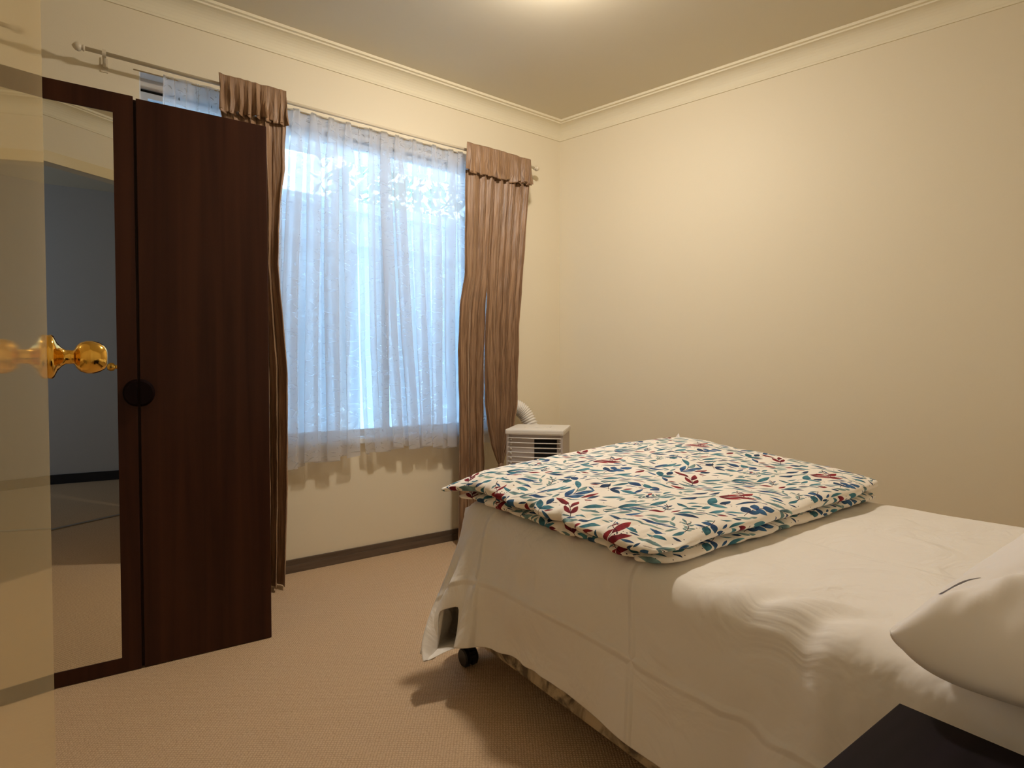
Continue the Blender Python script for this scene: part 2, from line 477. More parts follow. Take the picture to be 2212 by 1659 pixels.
def duvet_mat():
    im, S = duvet_print()
    m, nt, b = new_mat('leaf_printed_cotton')
    uv = nt.nodes.new('ShaderNodeUVMap'); mp = nt.nodes.new('ShaderNodeMapping'); mp.inputs['Scale'].default_value = (1 / S, 1 / S, 1)
    t = nt.nodes.new('ShaderNodeTexImage'); t.image = im
    nt.links.new(uv.outputs[0], mp.inputs['Vector']); nt.links.new(mp.outputs[0], t.inputs['Vector'])
    nt.links.new(t.outputs['Color'], b.inputs['Base Color'])
    n = nt.nodes.new('ShaderNodeTexNoise'); n.inputs['Scale'].default_value = 14; n.inputs['Detail'].default_value = 3; n.inputs['Distortion'].default_value = 1.0
    nt.links.new(uv.outputs[0], n.inputs['Vector'])
    bp = nt.nodes.new('ShaderNodeBump'); bp.inputs['Strength'].default_value = 0.22; bp.inputs['Distance'].default_value = 0.02
    nt.links.new(n.outputs['Fac'], bp.inputs['Height']); nt.links.new(bp.outputs[0], b.inputs['Normal'])
    b.inputs['Roughness'].default_value = 0.8; b.inputs['Specular IOR Level'].default_value = 0.15
    return m
M['duvet'] = duvet_mat()

def lace_mat():
    S = 0.22
    cv = Canvas(512, S, (0.0, 0.0, 0.0))
    for q in range(95):
        x, y = rng.random() * S, rng.random() * S
        cv.leaf(x, y, rng.uniform(0, 6.28), rng.uniform(0.014, 0.030), rng.uniform(0.0024, 0.0058), (1, 1, 1), (1, 1, 1), rng.choice((-1, 1)) * rng.uniform(0.35, 0.8))
    for q in range(60): cv.dot(rng.random() * S, rng.random() * S, rng.uniform(0.0012, 0.0024), (1, 1, 1))
    im = cv.image('lace_scrolls'); im.colorspace_settings.name = 'Non-Color'
    m = bpy.data.materials.new('white_floral_lace'); m.use_nodes = True
    nt = m.node_tree; nt.nodes.clear()
    out = nt.nodes.new('ShaderNodeOutputMaterial'); mix = nt.nodes.new('ShaderNodeMixShader')
    uv = nt.nodes.new('ShaderNodeUVMap'); mp = nt.nodes.new('ShaderNodeMapping'); mp.inputs['Scale'].default_value = (1 / S, 1 / S, 1)
    t = nt.nodes.new('ShaderNodeTexImage'); t.image = im
    nt.links.new(uv.outputs[0], mp.inputs['Vector']); nt.links.new(mp.outputs[0], t.inputs['Vector'])
    # scroll rows come in broad bands, plain net between them
    sx = nt.nodes.new('ShaderNodeSeparateXYZ'); nt.links.new(uv.outputs[0], sx.inputs[0])
    band = nt.nodes.new('ShaderNodeMath'); band.operation = 'PINGPONG'; band.inputs[1].default_value = 0.045
    nt.links.new(sx.outputs['X'], band.inputs[0])
    br = nt.nodes.new('ShaderNodeMapRange'); br.inputs['From Min'].default_value = 0.012; br.inputs['From Max'].default_value = 0.018
    nt.links.new(band.outputs[0], br.inputs['Value'])
    pm = nt.nodes.new('ShaderNodeMath'); pm.operation = 'MULTIPLY'
    nt.links.new(t.outputs['Color'], pm.inputs[0]); nt.links.new(br.outputs[0], pm.inputs[1])
    mr = nt.nodes.new('ShaderNodeMapRange'); mr.inputs['To Min'].default_value = 0.47; mr.inputs['To Max'].default_value = 0.12
    nt.links.new(pm.outputs[0], mr.inputs['Value'])
    # denser border near the hem and the heading
    hem = nt.nodes.new('ShaderNodeMapRange'); hem.inputs['From Min'].default_value = 0.0; hem.inputs['From Max'].default_value = 0.07
    hem.inputs['To Min'].default_value = 0.30; hem.inputs['To Max'].default_value = 0.0
    nt.links.new(sx.outputs['Y'], hem.inputs['Value'])
    hd = nt.nodes.new('ShaderNodeMapRange'); hd.inputs['From Min'].default_value = 1.42; hd.inputs['From Max'].default_value = 1.50
    hd.inputs['To Min'].default_value = 0.0; hd.inputs['To Max'].default_value = 0.32
    nt.links.new(sx.outputs['Y'], hd.inputs['Value'])
    a1 = nt.nodes.new('ShaderNodeMath'); a1.operation = 'ADD'; nt.links.new(mr.outputs[0], a1.inputs[0]); nt.links.new(hem.outputs[0], a1.inputs[1])
    a2 = nt.nodes.new('ShaderNodeMath'); a2.operation = 'ADD'; a2.use_clamp = True; nt.links.new(a1.outputs[0], a2.inputs[0]); nt.links.new(hd.outputs[0], a2.inputs[1])
    tr = nt.nodes.new('ShaderNodeBsdfTransparent')
    d = nt.nodes.new('ShaderNodeBsdfDiffuse'); d.inputs['Color'].default_value = (0.85, 0.84, 0.85, 1)
    tl = nt.nodes.new('ShaderNodeBsdfTranslucent'); tl.inputs['Color'].default_value = (0.85, 0.86, 0.88, 1)
    m2 = nt.nodes.new('ShaderNodeMixShader'); m2.inputs[0].default_value = 0.66
    nt.links.new(d.outputs[0], m2.inputs[1]); nt.links.new(tl.outputs[0], m2.inputs[2])
    nt.links.new(a2.outputs[0], mix.inputs[0]); nt.links.new(tr.outputs[0], mix.inputs[1]); nt.links.new(m2.outputs[0], mix.inputs[2])
    nt.links.new(mix.outputs[0], out.inputs[0])
    return m
M['lace'] = lace_mat()

def emit_mat(name, color, strength):
    m = bpy.data.materials.new(name); m.use_nodes = True
    nt = m.node_tree; nt.nodes.clear()
    out = nt.nodes.new('ShaderNodeOutputMaterial'); e = nt.nodes.new('ShaderNodeEmission')
    e.inputs[0].default_value = (*color, 1); e.inputs[1].default_value = strength
    nt.links.new(e.outputs[0], out.inputs[0])
    return m
M['lamp'] = emit_mat('glowing_lamp_glass', LAMP_COLOR, LAMP_STRENGTH)

# ------------------------------------------------------------------ the room
YW = 2.614                 # inner face of the window wall
CEIL = 2.38
RS = 0.2872                # the right wall is not square to the window wall: x grows as y falls
def rx(y): return 2.226 + RS * (YW - y)
ca_, sa_ = math.cos(HEAD), math.sin(HEAD)
def FR(F, R): return (ca_ * F + sa_ * R, sa_ * F - ca_ * R)      # plan position from distance ahead / to the right

T = 0.12
def struct(o): o['kind'] = 'structure'; return o
# one floor and one ceiling over room and hall
box_floor = struct(prism('floor', [(-2.6, -1.9), (3.5, -1.9), (rx(-1.9) + .1, -1.9), (2.4, YW + T), (-1.1, YW + T), (-2.6, YW + T)], -0.05, 0.0, M['carpet']))
struct(box('ceiling', -2.6, 3.7, -1.9, YW + T, CEIL, CEIL + 0.08, M['ceil']))

WX0, WX1, WZ0, WZ1 = 0.103, 1.70, 0.585, 2.065
bm = bmesh.new()
add_box(bm, -1.1, WX0, YW, YW + T, 0, CEIL); add_box(bm, WX1, 2.45, YW, YW + T, 0, CEIL)
add_box(bm, WX0, WX1, YW, YW + T, 0, WZ0 - .025); add_box(bm, WX0, WX1, YW, YW + T, WZ1, CEIL)
struct(from_bm('wall_back', bm, M['wall']))
y0 = -0.75
struct(prism('wall_right', [(rx(YW + T), YW + T), (rx(y0), y0), (rx(y0) + T, y0), (rx(YW + T) + T, YW + T)], 0, CEIL, M['wall']))
struct(box('wall_left', -0.98, -0.98 + T * .5, 0.5, YW, 0, CEIL, M['wall']))
struct(box('wall_front', 0.60, 3.4, -0.74, -0.62, 0, CEIL, M['wall']))
# diagonal wall with the doorway, face at F = -0.16
DF = -0.16
OR0, OR1 = -0.94, 0.11
def diag_piece(bm, R0, R1, z0, z1, F0=DF - 0.10, F1=DF):
    ps = [FR(F0, R0), FR(F0, R1), FR(F1, R1), FR(F1, R0)]
    b = [bm.verts.new((*p, z0)) for p in ps]; t = [bm.verts.new((*p, z1)) for p in ps]
    bm.faces.new(b[::-1]); bm.faces.new(t)
    for i in range(4): bm.faces.new((b[i], b[(i + 1) % 4], t[(i + 1) % 4], t[i]))
bm = bmesh.new()
diag_piece(bm, -1.35, OR0, 0, CEIL); diag_piece(bm, OR1, 0.92, 0, CEIL); diag_piece(bm, OR0, OR1, 2.05, CEIL)
struct(from_bm('wall_diagonal', bm, M['wall']))
bm = bmesh.new()
diag_piece(bm, OR0 - .06, OR1 + .06, 2.04, 2.10, DF, DF + 0.015)
diag_piece(bm, OR0 - .06, OR0, 0, 2.04, DF, DF + 0.015)
diag_piece(bm, OR1, OR1 + .06, 0, 2.04, DF, DF + 0.015)
struct(from_bm('trim_3', bm, M['trim']))
bm = bmesh.new(); diag_piece(bm, OR0, OR1, 0.0005, 0.006, DF - 0.14, DF - 0.115)
struct(from_bm('trim_4', bm, M['chrome']))
# the hall outside the room
HY = -1.62
struct(box('wall_hall', -2.6, 3.4, HY - .1, HY, 0, CEIL, M['hallwall']))
struct(box('wall_hall_left', -2.6, -2.5, HY, YW, 0, CEIL, M['hallwall']))
struct(box('wall_hall_back', -2.6, -1.0, 0.5, 0.6, 0, CEIL, M['hallwall']))
struct(box('wall_hall_right', 1.3, 1.4, HY, -0.74, 0, CEIL, M['hallwall']))
struct(box('baseboard_hall', -2.5, 1.3, HY, HY + .015, 0, 0.075, M['hallbase']))

# cove cornices
def cornice(name, p0, p1, d0, d1):
    """p on the wall line; d = plan vector (unit inward, mitred) at each end"""
    prof = [(0.0, 2.290), (0.006, 2.290), (0.007, 2.298)]
    for k in range(9):
        a = k / 8 * math.pi / 2
        prof.append((0.008 + 0.060 * (1 - math.cos(a)), 2.300 + 0.062 * math.sin(a)))
    prof += [(0.070, 2.368), (0.082, 2.369), (0.083, CEIL), (0.0, CEIL)]
    bm = bmesh.new()
    A = [bm.verts.new((p0[0] + d0[0] * o_, p0[1] + d0[1] * o_, z)) for o_, z in prof]
    B = [bm.verts.new((p1[0] + d1[0] * o_, p1[1] + d1[1] * o_, z)) for o_, z in prof]
    for i in range(len(prof)):
        j = (i + 1) % len(prof); bm.faces.new((A[i], A[j], B[j], B[i]))
    bm.faces.new(A[::-1]); bm.faces.new(B)
    return struct(from_bm(name, bm, M['cornice']))
K = (rx(YW), YW)
nw = Vector((0, -1)); nr = Vector((-1, -RS)).normalized()
mit = (nw + nr) / (1 + nw.dot(nr))
cornice('trim_1', (-0.92, YW), K, nw, mit)
cornice('trim_2', K, (rx(-0.62), -0.62), mit, nr)
# diagonal and left-hand cornices, seen only in the mirror
fd = Vector((ca_, sa_))
cornice('trim_5', FR(DF, -1.3), FR(DF, 0.9), fd, fd)

bm = bmesh.new()
add_box(bm, -0.92, rx(YW), YW - 0.014, YW, 0.0, 0.034)
add_box(bm, -0.92, rx(YW), YW - 0.009, YW, 0.034, 0.058)
struct(from_bm('baseboard_back', bm, M['base']))
bm = bmesh.new()
ps = [(rx(YW), YW), (rx(-.62), -.62), (rx(-.62) - .014, -.62), (rx(YW) - .014, YW)]
b = [bm.verts.new((*p, 0)) for p in ps]; t = [bm.verts.new((*p, .058)) for p in ps]
bm.faces.new(b); bm.faces.new(t)
for i in range(4): bm.faces.new((b[i], b[(i + 1) % 4], t[(i + 1) % 4], t[i]))
struct(from_bm('baseboard_right', bm, M['base']))

# window: frame, mullions, panes, sill
win = empty('window_1', (0, 0, 0)); win['kind'] = 'structure'
fy0, fy1 = YW + 0.055, YW + 0.095
bm = bmesh.new()
add_box(bm, WX0, WX1, fy0, fy1, 1.988, 2.010); add_box(bm, WX0, WX1, fy0, fy1, WZ0, WZ0 + .035)
add_box(bm, WX0, WX0 + .03, fy0, fy1, WZ0 + .035, 1.988); add_box(bm, WX1 - .03, WX1, fy0, fy1, WZ0 + .035, 1.988)
from_bm('frame', bm, M['alu'], win)
box('head_board', WX0, WX1, fy0 - .004, fy1, 2.022, WZ1, M['fascia'], win)
box('head_gap', WX0, WX1, fy0 + .006, fy1, 2.010, 2.022, M['darkhole'], win)
mull = [0.62, 1.13]
xs_ = [WX0 + .03] + [v for mx in mull for v in (mx - .016, mx + .016)] + [WX1 - .03]
for mx in mull: box('mullion', mx - .016, mx + .016, fy0 + .004, fy1 - .004, WZ0 + .035, 1.988, M['alu'], win)
for i in range(0, len(xs_), 2):
    box('pane', xs_[i], xs_[i + 1], fy0 + .018, fy0 + .022, WZ0 + .035, 1.988, M['glass'], win)
box('sill', WX0 - .03, WX1 + .03, YW - 0.028, fy0, WZ0 - .025, WZ0, M['alu'], win, 0.003)
bm = bmesh.new()
add_box(bm, WX0, WX0 + .004, YW, fy0, WZ0, WZ1); add_box(bm, WX1 - .004, WX1, YW, fy0, WZ0, WZ1); add_box(bm, WX0, WX1, YW, fy0, WZ1 - .004, WZ1)
from_bm('reveal', bm, M['alu'], win)

# ------------------------------------------------------------------ outside the window
struct(box('ground_outside', -6, 9, YW + T, 14, -0.25, -0.2, M['ground']))
fn = empty('steel_fence', (2, 3.9, -0.2)); tag(fn, 'tall pale blue steel fence standing outside the window behind the lace', 'fence')
x = -2.6; k = 0
while x < 4.6:
    w = 0.19
    # each sheet is a pan with a raised middle
    prof = [(0, 0), (0.02, 0), (0.04, -0.022), (w - .04, -0.022), (w - .02, 0), (w, 0)]
    bm = bmesh.new()
    A = [bm.verts.new((x + a - 2, b, 0.05)) for a, b in prof]; B = [bm.verts.new((x + a - 2, b, 2.22)) for a, b in prof]
    A2 = [bm.verts.new((x + a - 2, b + .003, 0.05)) for a, b in prof]; B2 = [bm.verts.new((x + a - 2, b + .003, 2.22)) for a, b in prof]
    for i in range(5):
        bm.faces.new((A[i], A[i + 1], B[i + 1], B[i])); bm.faces.new((A2[i + 1], A2[i], B2[i], B2[i + 1]))
    from_bm('fence_sheet', bm, M['fence'], fn)
    x += w
for zz in (2.22, 1.98): box('fence_rail', -4.6, 2.6, -.055, .03, zz, zz + .07, M['fence'], fn, .004)
for xx in (-3.2, -0.9, 1.5): box('fence_post', xx - .03, xx + .03, .004, .06, 0, 2.28, M['fence'], fn)

pg = empty('pergola', (1.28, 3.6, -0.2)); tag(pg, 'white timber pergola frame with diagonal braces outside the window', 'pergola')
def pbar(name, x0, z0, x1, z1, w, y=3.6, d=.07):
    p0, p1 = Vector((x0, z0)), Vector((x1, z1)); t_ = (p1 - p0).normalized(); n_ = Vector((-t_.y, t_.x)) * w / 2
    bm = bmesh.new()
    q = [p0 - n_, p1 - n_, p1 + n_, p0 + n_]
    a = [bm.verts.new((v.x - 1.28, y - d / 2 - 3.6, v.y + .2)) for v in q]; c = [bm.verts.new((v.x - 1.28, y + d / 2 - 3.6, v.y + .2)) for v in q]
    bm.faces.new(a); bm.faces.new(c[::-1])
    for i in range(4): bm.faces.new((a[i], a[(i + 1) % 4], c[(i + 1) % 4], c[i]))
    return from_bm(name, bm, M['paintwood'], pg)
pbar('beam', -2.5, 2.325, 4.6, 2.325, 0.11)
for px_ in (1.22, 2.35, -0.9):
    pbar('post', px_, -0.2, px_, 2.27, 0.085)
    if px_ > 0: pbar('brace', px_ + .03, 2.00, px_ + .27, 2.27, 0.055, d=.05)
pbar('brace', 2.32, 2.00, 2.08, 2.27, 0.055, d=.05)
eave = empty('eave', (0, 2.74, 2.3)); eave['kind'] = 'structure'
box('soffit', -2, 4, 0, 0.55, .17, .19, M['eave'], eave)
box('fascia', -2, 4, 0.55, 0.57, 0.05, .30, M['fascia'], eave)
box('roof_edge', -2.3, 4.3, -0.3, 0.66, .30, .34, M['fascia'], eave)
cl = empty('clothes_line', (1, 3.45, 1.56)); tag(cl, 'thin pale wire of a clothes line stretched along the fence', 'clothes line')
box('wire', -3.2, 2.9, -.0018, .0018, -.0018, .0018, M['wire'], cl)
for xx in (-3.2, 2.9): box('hook', xx - .01, xx + .01, -.005, .42, -.008, .008, M['wire'], cl)

tr = empty('tree', (4.3, 7.6, -.2)); tag(tr, 'leafy tree beyond the fence, seen faintly through the lace', 'tree')
tube('trunk', [(0, 0, 0), (.05, .03, 1.2), (-.05, 0, 2.4), (.1, 0, 3.4)], [.13, .11, .09, .04], simple('bark', (.16, .12, .09), .9), tr, 10)
bm = bmesh.new()
for q in range(2600):
    th_ = rng.uniform(0, 6.28); rr = rng.random() ** .5; zc = rng.uniform(-1, 1)
    c = Vector((rr * math.cos(th_) * 2.1 * math.sqrt(1 - zc * zc * .6), rr * math.sin(th_) * 1.0, 3.5 + zc * 1.25))
    d = Vector((rng.uniform(-1, 1), rng.uniform(-1, 1), rng.uniform(-1, 1))).normalized(); e = d.cross(Vector((rng.uniform(-1, 1), rng.uniform(-1, 1), .3))).normalized()
    L_ = rng.uniform(.06, .13)
    bm.faces.new([bm.verts.new(c - d * L_), bm.verts.new(c + e * L_ * .35), bm.verts.new(c + d * L_), bm.verts.new(c - e * L_ * .35)])
fo = from_bm('foliage', bm, simple('leaves', (.16, .24, .14), .6), tr); fo['kind'] = 'stuff'

# ------------------------------------------------------------------ the open door on the left
door = empty('door_1', (0, 0, 0)); door['kind'] = 'structure'
TH = math.radians(39.02)
dv = Vector((*FR(math.cos(TH), -math.sin(TH)), 0)).normalized()          # along the leaf, away from the hinge
dn = Vector((*FR(math.sin(TH), math.cos(TH)), 0)).normalized()           # out of the leaf, into the room
d0 = -0.0095                                                          # plane offset from the camera axis
def dpt(r, n_, z): v = dv * r + dn * (d0 + n_); return (v.x, v.y, z)
R1 = 0.885; R0 = R1 - 1.05
bm = bmesh.new()
b = [bm.verts.new(dpt(r, n_, 0.012)) for r, n_ in ((R0, 0), (R1, 0), (R1, -.030), (R0, -.030))]
t = [bm.verts.new(dpt(r, n_, 2.035)) for r, n_ in ((R0, 0), (R1, 0), (R1, -.030), (R0, -.030))]
bm.faces.new(b[::-1]); bm.faces.new(t)
for i in range(4): bm.faces.new((b[i], b[(i + 1) % 4], t[(i + 1) % 4], t[i]))
bmesh.ops.bevel(bm, geom=[e for e in bm.edges], offset=0.0015, segments=2, affect='EDGES')
from_bm('leaf', bm, M['door'], door)
KR, KZ = R1 - 0.030, 0.926
knob = lathe('knob', [(0, 0.0255), (0.004, 0.0262), (0.006, 0.0245), (0.009, 0.017), (0.013, 0.0115), (0.017, 0.0085), (0.024, 0.0080), (0.0255, 0.0095), (0.027, 0.0135),
                      (0.031, 0.0178), (0.037, 0.0199), (0.043, 0.0200), (0.049, 0.0183), (0.054, 0.0150), (0.0565, 0.0118), (0.0572, 0.009), (0.0572, 0.0)],
             dpt(KR, 0, KZ), dn, M['brass'], door, 40)
lathe('knob', [(0, 0.0255), (0.006, 0.0245), (0.013, 0.0115), (0.024, 0.0080), (0.031, 0.0178), (0.043, 0.0200), (0.054, 0.0150), (0.0572, 0.0)],
      dpt(KR, -.030, KZ), -dn, M['brass'], door, 24)
box_latch = bmesh.new()
bq = [dpt(R1 + .0008, n_, z) for n_, z in ((-.007, KZ - .03), (-.028, KZ - .03), (-.028, KZ + .03), (-.007, KZ + .03))]
bq2 = [dpt(R1 - .002, n_, z) for n_, z in ((-.007, KZ - .03), (-.028, KZ - .03), (-.028, KZ + .03), (-.007, KZ + .03))]
a = [box_latch.verts.new(p) for p in bq]; c = [box_latch.verts.new(p) for p in bq2]
box_latch.faces.new(a); box_latch.faces.new(c[::-1])
for i in range(4): box_latch.faces.new((a[i], a[(i + 1) % 4], c[(i + 1) % 4], c[i]))
from_bm('latch_plate', box_latch, M['brass'], door)

# ------------------------------------------------------------------ wardrobe
WR = math.radians(-3.15)
wd = empty('wardrobe', (0.067, 2.03, 0), WR)
tag(wd, 'dark mahogany two door wardrobe with a mirrored left door in front of the window', 'wardrobe')
H = 1.728
box('body', -.365, .362, .018, .40, 0.0, H - .004, M['wood'], wd, .002)
# right door: plain veneer; left door: frame round a mirror
rd = box('door', .0035, .365, 0, .017, .002, H - .006, M['wood'], wd, .0015)
bm = bmesh.new()
add_box(bm, -.368, -.318, 0, .017, .002, H - .002); add_box(bm, -.053, -.0035, 0, .017, .002, H - .002)
add_box(bm, -.318, -.053, 0, .017, .002, .045); add_box(bm, -.318, -.053, 0, .017, H - .06, H - .002)
ld = from_bm('door', bm, M['wood'], wd)
mr_ = box('mirror', -.318, -.053, .002, .008, .045, H - .06, M['mirror'], ld)
def half_knob(side, parent):
    bm = bmesh.new(); n = 14; r = 0.037
    ring0 = []; ring1 = []; c0 = 0.004 * side
    for k in range(n + 1):
        a_ = -math.pi / 2 + math.pi * k / n
        ring0.append(bm.verts.new((c0 + side * r * math.cos(a_), 0.0, .842 + r * 1.12 * math.sin(a_))))
        ring1.append(bm.verts.new((c0 + side * r * .84 * math.cos(a_), -.022, .842 + r * .92 * math.sin(a_))))
    for k in range(n): bm.faces.new((ring0[k], ring0[k + 1], ring1[k + 1], ring1[k]))
    bm.faces.new(ring0[::-1]); bm.faces.new(ring1)
    bm.faces.new((ring0[0], ring1[0], ring1[-1], ring0[-1]))
    return from_bm('handle', bm, M['handle'], parent)
half_knob(1, rd); half_knob(-1, ld)

# ------------------------------------------------------------------ curtain rod
RY = YW - 0.08; RZ = 2.058
rod = empty('curtain_rod', (1.0, YW, RZ)); tag(rod, 'slim cream curtain rod with acorn finials above the window', 'curtain rod')
def rl(x, y, z): return (x - 1.0, y - YW, z - RZ)
tube('pole', [rl(-0.06, RY, RZ), rl(1.965, RY, RZ)], 0.0072, M['rod'], rod, 12)
for xe, sgn in ((-0.06, -1), (1.965, 1)):
    lathe('finial', [(0, .0065), (.002, .011), (.006, .011), (.009, .007), (.012, .0125), (.02, .0155), (.028, .013), (.034, .007), (.038, .0)], rl(xe, RY, RZ), (sgn, 0, 0), M['rod'], rod, 20)
for xe in (-0.005, 1.90):
    bm = bmesh.new()
    tube_bm(bm, [rl(xe, YW - .001, RZ - .012), rl(xe, YW - .04, RZ - .014), rl(xe, RY, RZ - .004)], [.006, .0055, .006], 10)
    add_box(bm, xe - 1 - .011, xe - 1 + .011, -.004, 0, -.035, .018)
    lathe_bm(bm, [(-.006, .0095), (-.006, .013), (.006, .013), (.006, .0095)], rl(xe, RY, RZ), (1, 0, 0), 16)
    from_bm('bracket', bm, M['rod'], rod)

# ------------------------------------------------------------------ brown curtains
def interp(z, tab):
    zz = [p[0] for p in tab]; return [np.interp(z, zz, [p[i] for p in tab]) for i in range(1, len(tab[0]))]

def drape(name, tab, npl, seed, parent, nx=190, nz=120, width=0.8, overlap=0.25, skew=0.0):
    """tab rows: z, x left, x right, y, pleat depth (z rising)"""
    z = np.linspace(tab[0][0], tab[-1][0], nz)
    xl, xr, yc, am = interp(z, tab)
    s = np.linspace(0, 1, nx)
    S_, Z_ = np.meshgrid(s, z)
    XL, _ = np.meshgrid(xl, s); XL = XL.T; XR = np.meshgrid(xr, s)[0].T; YC = np.meshgrid(yc, s)[0].T; AM = np.meshgrid(am, s)[0].T
    ph = S_ * npl * 2 * np.pi + 1.9 * vnoise(S_ * npl * 0.7, Z_ * 0.45, seed) + 0.35 * vnoise(S_ * 3, Z_ * 1.3, seed + 3)
    dep = 0.75 + 0.5 * vnoise(S_ * npl * .9 + 5, Z_ * 0.8, seed + 9)
    w = (XR - XL)
    edge = np.clip(np.minimum(S_, 1 - S_) * 12, 0, 1)
    X = XL + w * S_ + edge * overlap * w / npl * np.sin(2 * ph) * .5 * dep
    Y = YC + AM * 1.5 * dep * np.sin(ph + .5 * np.sin(ph)) + AM * .22 * fbm(S_ * npl * 4, Z_ * 7, seed + 5)
    X = X + 0.0012 * fbm(S_ * 30, Z_ * 12, seed + 6)
    P = np.stack([X, Y, Z_ + 0.003 * np.sin(ph) * (Z_ < tab[0][0] + .02)], -1)
    return grid_mesh(name, P, M['curtain'], parent, np.stack([S_ * width, Z_], -1), True, 0.0012)

def header(name, x0, x1, y, z0, z1, npl, seed, parent):
    """gathered heading in front of the rod, ruffle above it"""
    nx, nz = 200, 26
    s = np.linspace(0, 1, nx); v = np.linspace(0, 1, nz)
    S_, V = np.meshgrid(s, v)
    lo = z0 + 0.006 * np.sin(S_ * npl * 6.283 + 1) + .006 * vnoise(S_ * npl, 0 * S_, seed)
    hi = z1 + 0.003 * vnoise(S_ * npl * 1.2, 0 * S_, seed + 1)
    Z_ = lo + (hi - lo) * V
    ph = S_ * npl * 2 * np.pi + 4.5 * vnoise(S_ * npl * .45, 0 * S_, seed + 2) + .5 * vnoise(S_ * npl * 2, V * 3, seed + 7)
    am = (0.003 + 0.015 * (1 - V) ** 1.2) * np.clip(.85 + .9 * vnoise(S_ * npl * .9 + 3, V * 1.6, seed + 8), .25, 1.6)
    am = am * np.where(V > .8, .7, 1)
    Y = y - .010 + am * np.sin(ph) * (0.8 + .5 * vnoise(S_ * npl * .8, 0 * S_, seed + 4)) - .006 * (1 - V)
    X = x0 + (x1 - x0) * S_ + .3 * (x1 - x0) / npl * np.sin(2 * ph) * (1 - V)
    P = np.stack([X, Y, Z_], -1)
    return grid_mesh(name, P, M['curtain'], parent, np.stack([S_ * 1.2, Z_], -1), True, 0.0012)

cL = empty('curtain', (0.5, 2.494, 2.0)); tag(cL, 'brown crushed satin curtain hanging to the floor behind the wardrobe edge', 'curtain')
cR = empty('curtain', (1.7, 2.494, 2.0)); tag(cR, 'brown crushed satin curtain near the room corner, half of it gathered to a point', 'curtain')
def reparent(o, p):
    o.matrix_parent_inverse = Matrix.Translation(-Vector(p.location))
    return o
reparent(header('heading', 0.357, 0.612, 2.486, 1.935, 2.078, 8, 3, cL), cL)
reparent(drape('drop', [(0.012, .462, .576, 2.425, .022), (0.4, .468, .596, 2.45, .024), (0.9, .470, .604, 2.475, .026), (1.35, .46, .575, 2.49, .024),
                        (1.6, .45, .585, 2.49, .020), (1.75, .40, .605, 2.49, .016), (1.95, .362, .612, 2.485, .012)], 4, 21, cL, overlap=.35), cL)
reparent(header('heading', 1.484, 1.893, 2.486, 1.925, 2.072, 8, 8, cR), cR)
reparent(drape('drop', [(0.012, 1.43, 1.60, 2.50, .018), (0.4, 1.437, 1.603, 2.50, .020), (0.75, 1.443, 1.592, 2.50, .022), (1.0, 1.438, 1.603, 2.50, .02),
                        (1.25, 1.45, 1.612, 2.495, .018), (1.4, 1.478, 1.625, 2.49, .015), (1.94, 1.486, 1.66, 2.487, .008)], 3, 33, cR, 120, overlap=.3, width=.5), cR)
reparent(drape('gathered_drop', [(0.40, 1.677, 1.702, 2.475, .004), (0.44, 1.662, 1.712, 2.475, .007), (0.50, 1.638, 1.733, 2.472, .012), (0.60, 1.618, 1.757, 2.47, .02),
                                 (0.72, 1.606, 1.775, 2.468, .025), (0.95, 1.598, 1.785, 2.47, .026), (1.15, 1.605, 1.800, 2.475, .02), (1.42, 1.618, 1.832, 2.48, .016), (1.94, 1.655, 1.890, 2.487, .009)],
                5, 47, cR, 150, overlap=.3, width=.7), cR)
bm = bmesh.new(); lathe_bm(bm, [(0.0, .010), (.004, .0155), (.014, .0165), (.022, .012), (.026, .004)], (1.690, 2.475, 0.382), (0, 0, 1), 14)
reparent(from_bm('knot', bm, M['curtain'], cR, True), cR)

cL.location = Vector(cL.location) + Vector((.004, .02, .006)); cR.location = Vector(cR.location) + Vector((.010, .006, .004))

# ------------------------------------------------------------------ lace curtains
def lace(name, tab_l, tab_r, npl, seed, hem, label):
    root = empty(name, (1.0, YW - .05, 2.03)); tag(root, label, 'lace curtain', 'white lace curtains on the window')
    nz, nx = 110, 520
    v = np.linspace(0, 1, nz); s = np.linspace(0, 1, nx)
    S_, V = np.meshgrid(s, v)
    ZT = 2.053
    hemz = hem + 0.018 * vnoise(S_ * npl * .5, 0 * S_, seed) + 0.012 * np.sin(S_ * npl * 2 * np.pi * .5)
    Z_ = hemz + (ZT - hemz) * V
    xl = np.interp(Z_, [p[0] for p in tab_l], [p[1] for p in tab_l]); xr = np.interp(Z_, [p[0] for p in tab_r], [p[1] for p in tab_r])
    tight = np.clip((V - .86) / .14, 0, 1)
    ph = S_ * npl * 2 * np.pi + 2.6 * vnoise(S_ * npl * .35, V * .9, seed + 1) + .6 * vnoise(S_ * npl, V * 2, seed + 2)
    big = 0.55 + .75 * (vnoise(S_ * npl * .42 + 9, V * .35, seed + 4) + .3)
    am = (0.017 * (1 - .45 * tight)) * np.clip(big, .15, 1.3)
    w = xr - xl
    X = xl + w * S_ + (w / npl) * .42 * np.sin(2 * ph) * np.clip(big, 0, 1.2) * (1 - .5 * tight)
    X = X + tight * .0035 * np.sin(S_ * npl * 27)
    Y = YW - .043 + am * np.sin(ph) - .012 * (1 - V) + tight * .003 * np.sin(S_ * npl * 33)
    Y = np.minimum(Y, YW - .032 + .03 * (Z_ > WZ0 + .03)) 
    P = np.stack([X, Y, Z_], -1)
    cw = float(np.mean(w)) * 1.9
    o = grid_mesh('lace_panel', P, M['lace'], root, np.stack([S_ * cw, V * 1.52], -1), True)
    reparent(o, root)
    return root
lace('lace_curtain', [(0.4, .17), (2.04, .178)], [(0.4, .92), (1.0, .928), (2.04, .938)], 9, 5, .505, 'white lace curtain on the left half of the window, partly behind the wardrobe')
